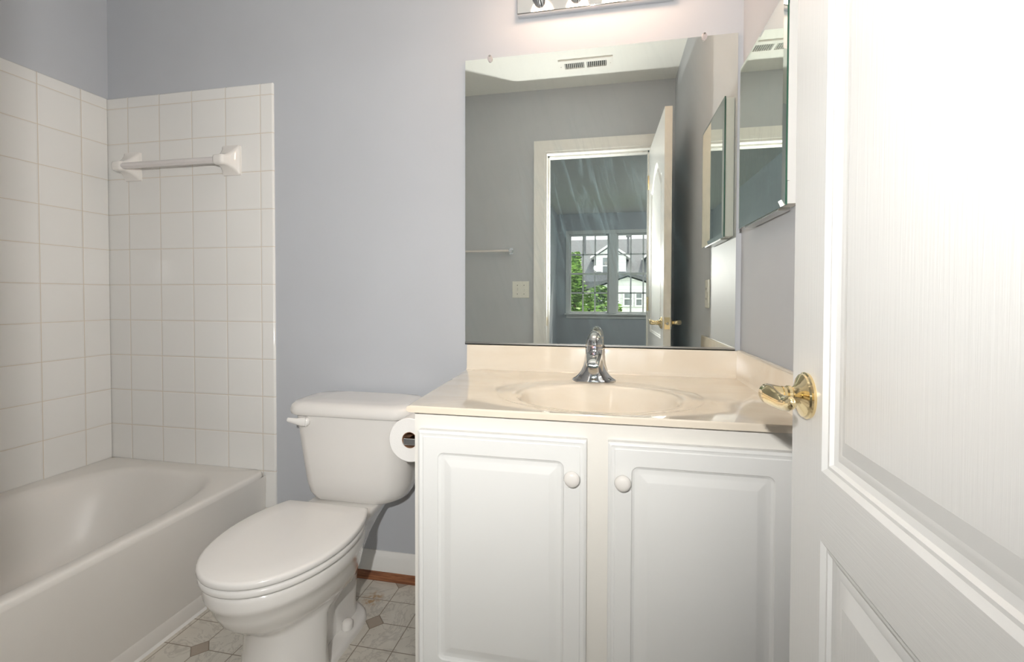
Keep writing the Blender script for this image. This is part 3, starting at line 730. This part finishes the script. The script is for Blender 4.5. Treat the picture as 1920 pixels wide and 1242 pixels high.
# ------------------------------------------------------------------ things seen in the mirror: switch, towel bar, outlet, vent
def screw(par, x, y, z, axis='y', s=1, name='screw'):
    bm = bmesh.new(); lathe(bm, [(.003, 0), (.0025, .001)], (0, 0, 0), axis, 10, 0, True, True)
    for v in bm.verts: v.co = Vector((x, y, z)) + v.co * s
    return link(name, bm, M['nickel'], par)
t = thing('light_switch', 'cream double toggle switch plate beside the door casing', 'light switch', (1.466, YF, 1.093))
pl = link('switch_plate', B((1.407, 1.525, YF + .0005, YF + .006, 1.036, 1.150)), M['plastic'], t, bevel=.003)
for x, s in ((1.443, 1), (1.489, -1)):
    bm = bmesh.new(); box(bm, x - .004, x + .004, YF + .006, YF + .016, 1.093 - .010 + s * .004, 1.093 + .008 + s * .004)
    link('toggle', bm, M['plastic'], t, bevel=.001)
    for dz in (-.03, .03): screw(t, x, YF + .006, 1.093 + dz)
t = thing('chrome_towel_bar', 'thin towel bar with square chrome post on the doorway wall', 'towel bar', (1.1, YF, 1.357))
for x in (1.400, .80):
    link('bar_post', B((x - .013, x + .013, YF + .0005, YF + .008, 1.334, 1.380), (x - .009, x + .009, YF + .008, YF + .055, 1.348, 1.366)), M['chrome'], t, bevel=.002)
link('rail', B((.80, 1.395, YF + .036, YF + .050, 1.350, 1.364)), M['acrylic'], t, bevel=.002)
t = thing('wall_outlet', 'white outlet plate on the right wall near the door edge', 'outlet', (XR, -.49, 1.05))
link('cover_plate', B((XR - .006, XR - .0005, -.525, -.452, 1.000, 1.118)), M['plastic'], t, bevel=.003)
for z in (1.038, 1.080): 
    s_ = link('socket', B((XR - .008, XR - .0055, -.505, -.472, z - .013, z + .013)), M['plastic'], t, bevel=.002)
    link('slot', B((XR - .0085, XR - .0078, -.4965, -.4945, z - .005, z + .005), (XR - .0085, XR - .0078, -.4825, -.4805, z - .004, z + .004)), M['dark'], s_)
def build_vent():
    x0, x1, y0, y1 = 1.757, 2.074, -1.305, -1.172
    t = thing('ceiling_vent', 'white slotted air register in the bathroom ceiling', 'air vent', ((x0 + x1) / 2, (y0 + y1) / 2, ZC))
    z0, z1 = ZC - .009, ZC - .0005
    xs = [(x0 + .035, (x0 + x1) / 2 - .008), ((x0 + x1) / 2 + .008, x1 - .035)]
    ya, yb = y0 + .035, y1 - .03
    bm = B((x0, x1, y0, ya, z0, z1), (x0, x1, yb, y1, z0, z1), (x0, xs[0][0], ya, yb, z0, z1), (xs[0][1], xs[1][0], ya, yb, z0, z1), (xs[1][1], x1, ya, yb, z0, z1))
    link('frame', bm, M['trim'], t)
    link('duct', B((x0 + .02, x1 - .02, ya - .01, yb + .01, z1 - .0008, z1)), M['dark'], t)
    for a, b_ in xs:
        for k in range(10):
            x = a + (b_ - a) * (k + .5) / 10
            bm = bmesh.new(); loft(bm, [[(x - .0025, y, z0), (x - .0005, y, z0), (x + .0015, y, z1 - .001), (x - .0005, y, z1 - .001)] for y in (ya, yb)], True, True, True)
            link('louver', bm, M['trim'], t)
    for x in (x0 + .012, x1 - .012): screw(t, x, (y0 + y1) / 2, z0, 'z', -1)
build_vent()
# ------------------------------------------------------------------ bedroom window
def build_window():
    root = bpy.data.objects.new('window_1', None); C.objects.link(root); root.location = ((WX0 + WX1) / 2, BY, WZ0)
    root['kind'] = 'structure'; root['label'] = 'white double window with grilles seen in the mirror'; root['category'] = 'window'
    bpy.context.view_layer.update()
    y0, y1 = BY - .10, BY - .02
    xm0, xm1 = 2.054, 2.185
    link('mullion', B((xm0, xm1, y0, BY + .006, WZ0, WZ1)), M['sill'], root, bevel=.004)
    link('stool', B((WX0 - .075, WX1 + .075, BY, BY + .06, WZ0 - .03, WZ0 - .003), (WX0 - .05, WX1 + .05, BY, BY + .015, WZ0 - .09, WZ0 - .03)), M['sill'], root, bevel=.004)
    bm = B((WX0 - .06, WX0, BY, BY + .014, WZ0 - .003, WZ1), (WX1, WX1 + .06, BY, BY + .014, WZ0 - .003, WZ1), (WX0 - .06, WX1 + .06, BY, BY + .014, WZ1, WZ1 + .06))
    link('window_casing', bm, M['sill'], root, bevel=.003)
    zm = (WZ0 + WZ1) / 2
    for a, b_ in ((WX0, xm0), (xm1, WX1)):
        for lo, hi, dy in ((WZ0, zm + .015, 0), (zm - .015, WZ1, -.035)):
            ya, yb = BY - .062 + dy, BY - .030 + dy
            f = .026
            s = link('sash', B((a, a + f, ya, yb, lo, hi), (b_ - f, b_, ya, yb, lo, hi), (a + f, b_ - f, ya, yb, lo, lo + f), (a + f, b_ - f, ya, yb, hi - f, hi)), M['sill'], root)
            g = []
            for k in (1, 2):
                x = a + f + (b_ - a - 2 * f) * k / 3; g.append((x - .012, x + .012, ya + .012, ya + .022, lo + f, hi - f))
            z = (lo + hi) / 2; g.append((a + f, b_ - f, ya + .012, ya + .022, z - .012, z + .012))
            link('grille', B(*g), M['sill'], s)
            bm = bmesh.new(); bm.faces.new([bm.verts.new(p) for p in ((a + f, ya + .008, lo + f), (b_ - f, ya + .008, lo + f), (b_ - f, ya + .008, hi - f), (a + f, ya + .008, hi - f))])
            link('pane', bm, M['pane'], s)
build_window()
# ------------------------------------------------------------------ outside: houses, tree, fence
GZ = -1.6
struct('ground', B((-30, 40, -60, -6.6, GZ - .2, GZ)), M['grass'], 'lawn outside the bedroom window', 'ground')
def prism(bm, poly, ya, yb, mi=0):
    loft(bm, [[(x, ya, z) for x, z in poly], [(x, yb, z) for x, z in poly]], True, True, True, mi)
def small_window(par, xa, xb, za, zb, y, name='window'):
    f = .05
    w_ = link(name, B((xa - f, xb + f, y, y + .05, zb, zb + f), (xa - f, xb + f, y, y + .05, za - f, za), (xa - f, xa, y, y + .05, za, zb), (xb, xb + f, y, y + .05, za, zb), (xa, xb, y + .01, y + .045, (za + zb) / 2 - .02, (za + zb) / 2 + .02)), M['fence'], par)
    link('pane', B((xa, xb, y + .005, y + .02, za, zb)), M['wall_glass'], w_)
def build_house():
    t = thing('house', 'white sided house with grey roof and dormers outside the window', 'house', (3, -19, GZ))
    link('wall', B((-8, 14, -24, -16.6, GZ, 1.9)), M['siding'], t)
    bm = bmesh.new(); loft(bm, [[(x, -15.9, 1.62), (x, -20.3, 3.75), (x, -24.6, 1.62), (x, -24.6, 1.5), (x, -20.3, 3.6), (x, -15.9, 1.48)] for x in (-8.3, 14.3)], True, True, True)
    link('roof', bm, M['roof'], t)
    for xc in (2.085, 4.15):
        hw, yf = .62, -16.75
        bm = bmesh.new(); prism(bm, [(xc - hw, 1.75), (xc + hw, 1.75), (xc + hw, 2.62), (xc, 3.0), (xc - hw, 2.62)], yf, -19.3)
        d = link('dormer', bm, M['siding'], t)
        bm = bmesh.new(); loft(bm, [[(xc - hw - .15, y, 2.55), (xc, y, 3.06), (xc + hw + .15, y, 2.55), (xc + hw + .15, y, 2.63), (xc, y, 3.15), (xc - hw - .15, y, 2.63)] for y in (yf + .15, -19.4)], True, True, True)
        link('dormer_roof', bm, M['fence'], d)
        f = .05
        small_window(d, xc - .28, xc + .28, 1.95, 2.58, yf + .0, 'dormer_window')
    for x, zt in ((2.85, 3.6), (1.0, 3.9)):
        bm = bmesh.new(); lathe(bm, [(.05, 2.4), (.05, zt), (.09, zt + .02), (.09, zt + .1)], (x, -18.6, 0), 'z', 12, 0, True, True)
        link('vent_pipe', bm, M['roof'], t, smooth=40)
build_house()
def build_garage():
    t = thing('gabled_wing', 'low white gabled wing in front of the dormered house', 'house', (2.63, -14, GZ))
    bm = bmesh.new(); prism(bm, [(1.35, GZ), (3.95, GZ), (3.95, 1.22), (2.63, 1.66), (1.35, 1.22)], -13, -15.6)
    link('wall', bm, M['siding'], t)
    bm = bmesh.new(); loft(bm, [[(1.15, y, 1.20), (2.63, y, 1.70), (4.15, y, 1.20), (4.15, y, 1.30), (2.63, y, 1.80), (1.15, y, 1.30)] for y in (-12.8, -15.6)], True, True, True)
    link('roof', bm, M['roof'], t)
    for xa, xb in ((2.16, 2.34), (2.53, 2.75), (2.89, 3.05), (3.4, 3.6)): small_window(t, xa, xb, .78, 1.18, -13.0)
build_garage()
f = thing('picket_fence', 'white picket fence before the gabled wing', 'fence', (3.1, -12, GZ))
link('rail', B((2.3, 5.0, -12.02, -11.98, .25, .31), (2.3, 5.0, -12.02, -11.98, -.6, -.54)), M['fence'], f)
for k in range(22):
    x = 2.35 + k * .12
    bm = bmesh.new(); prism(bm, [(x, GZ), (x + .075, GZ), (x + .075, .66), (x + .0375, .72), (x, .66)], -11.975, -11.955)
    link('picket', bm, M['fence'], f)
def tree(name, label, x, y, z0, z1, rad, n, mat, cone=True, seed=1, leaf=.07):
    r = random.Random(seed)
    t = thing(name, label, 'tree' if cone else 'shrub', (x, y, z0))
    bm = bmesh.new(); lathe(bm, [(.07, z0), (.05, z0 + (z1 - z0) * .5), (.015, z1 - .2)], (x, y, 0), 'z', 10, 0, True, True)
    link('trunk', bm, M['trunk'], t, smooth=50)
    bm = bmesh.new()
    for i in range(n):
        h = r.random() ** 1.1; k = (1 - h * .85) if cone else math.sqrt(max(0, 1 - (2 * h - 1) ** 2))
        a = r.random() * 2 * PI; rr = rad * k * math.sqrt(r.random()) * r.uniform(.75, 1.1)
        p = Vector((x + rr * math.cos(a), y + rr * math.sin(a), z0 + .25 + (z1 - z0 - .25) * h))
        q = Matrix.Rotation(r.random() * 6.3, 3, 'Z') @ Matrix.Rotation(r.random() * 3, 3, 'X')
        s = leaf * r.uniform(.6, 1.4)
        bm.faces.new([bm.verts.new(p + q @ Vector(v)) for v in ((-s, 0, 0), (0, -s * .45, 0), (s, 0, s * .2), (0, s * .45, 0))])
    link('foliage', bm, mat, t)
tree('tree', 'leafy green tree at left outside the bedroom window', 1.19, -10.4, GZ, 2.2, .68, 4200, M['leaf'], True, 3)
tree('leafy_bush', 'broad green bush below the left window pane', 1.85, -9.0, GZ, 1.28, .62, 3600, M['leaf'], False, 5)
tree('round_shrub', 'small yellow green shrub by the picket fence', 2.33, -11.3, GZ, .72, .22, 700, M['leaf2'], False, 8, .05)
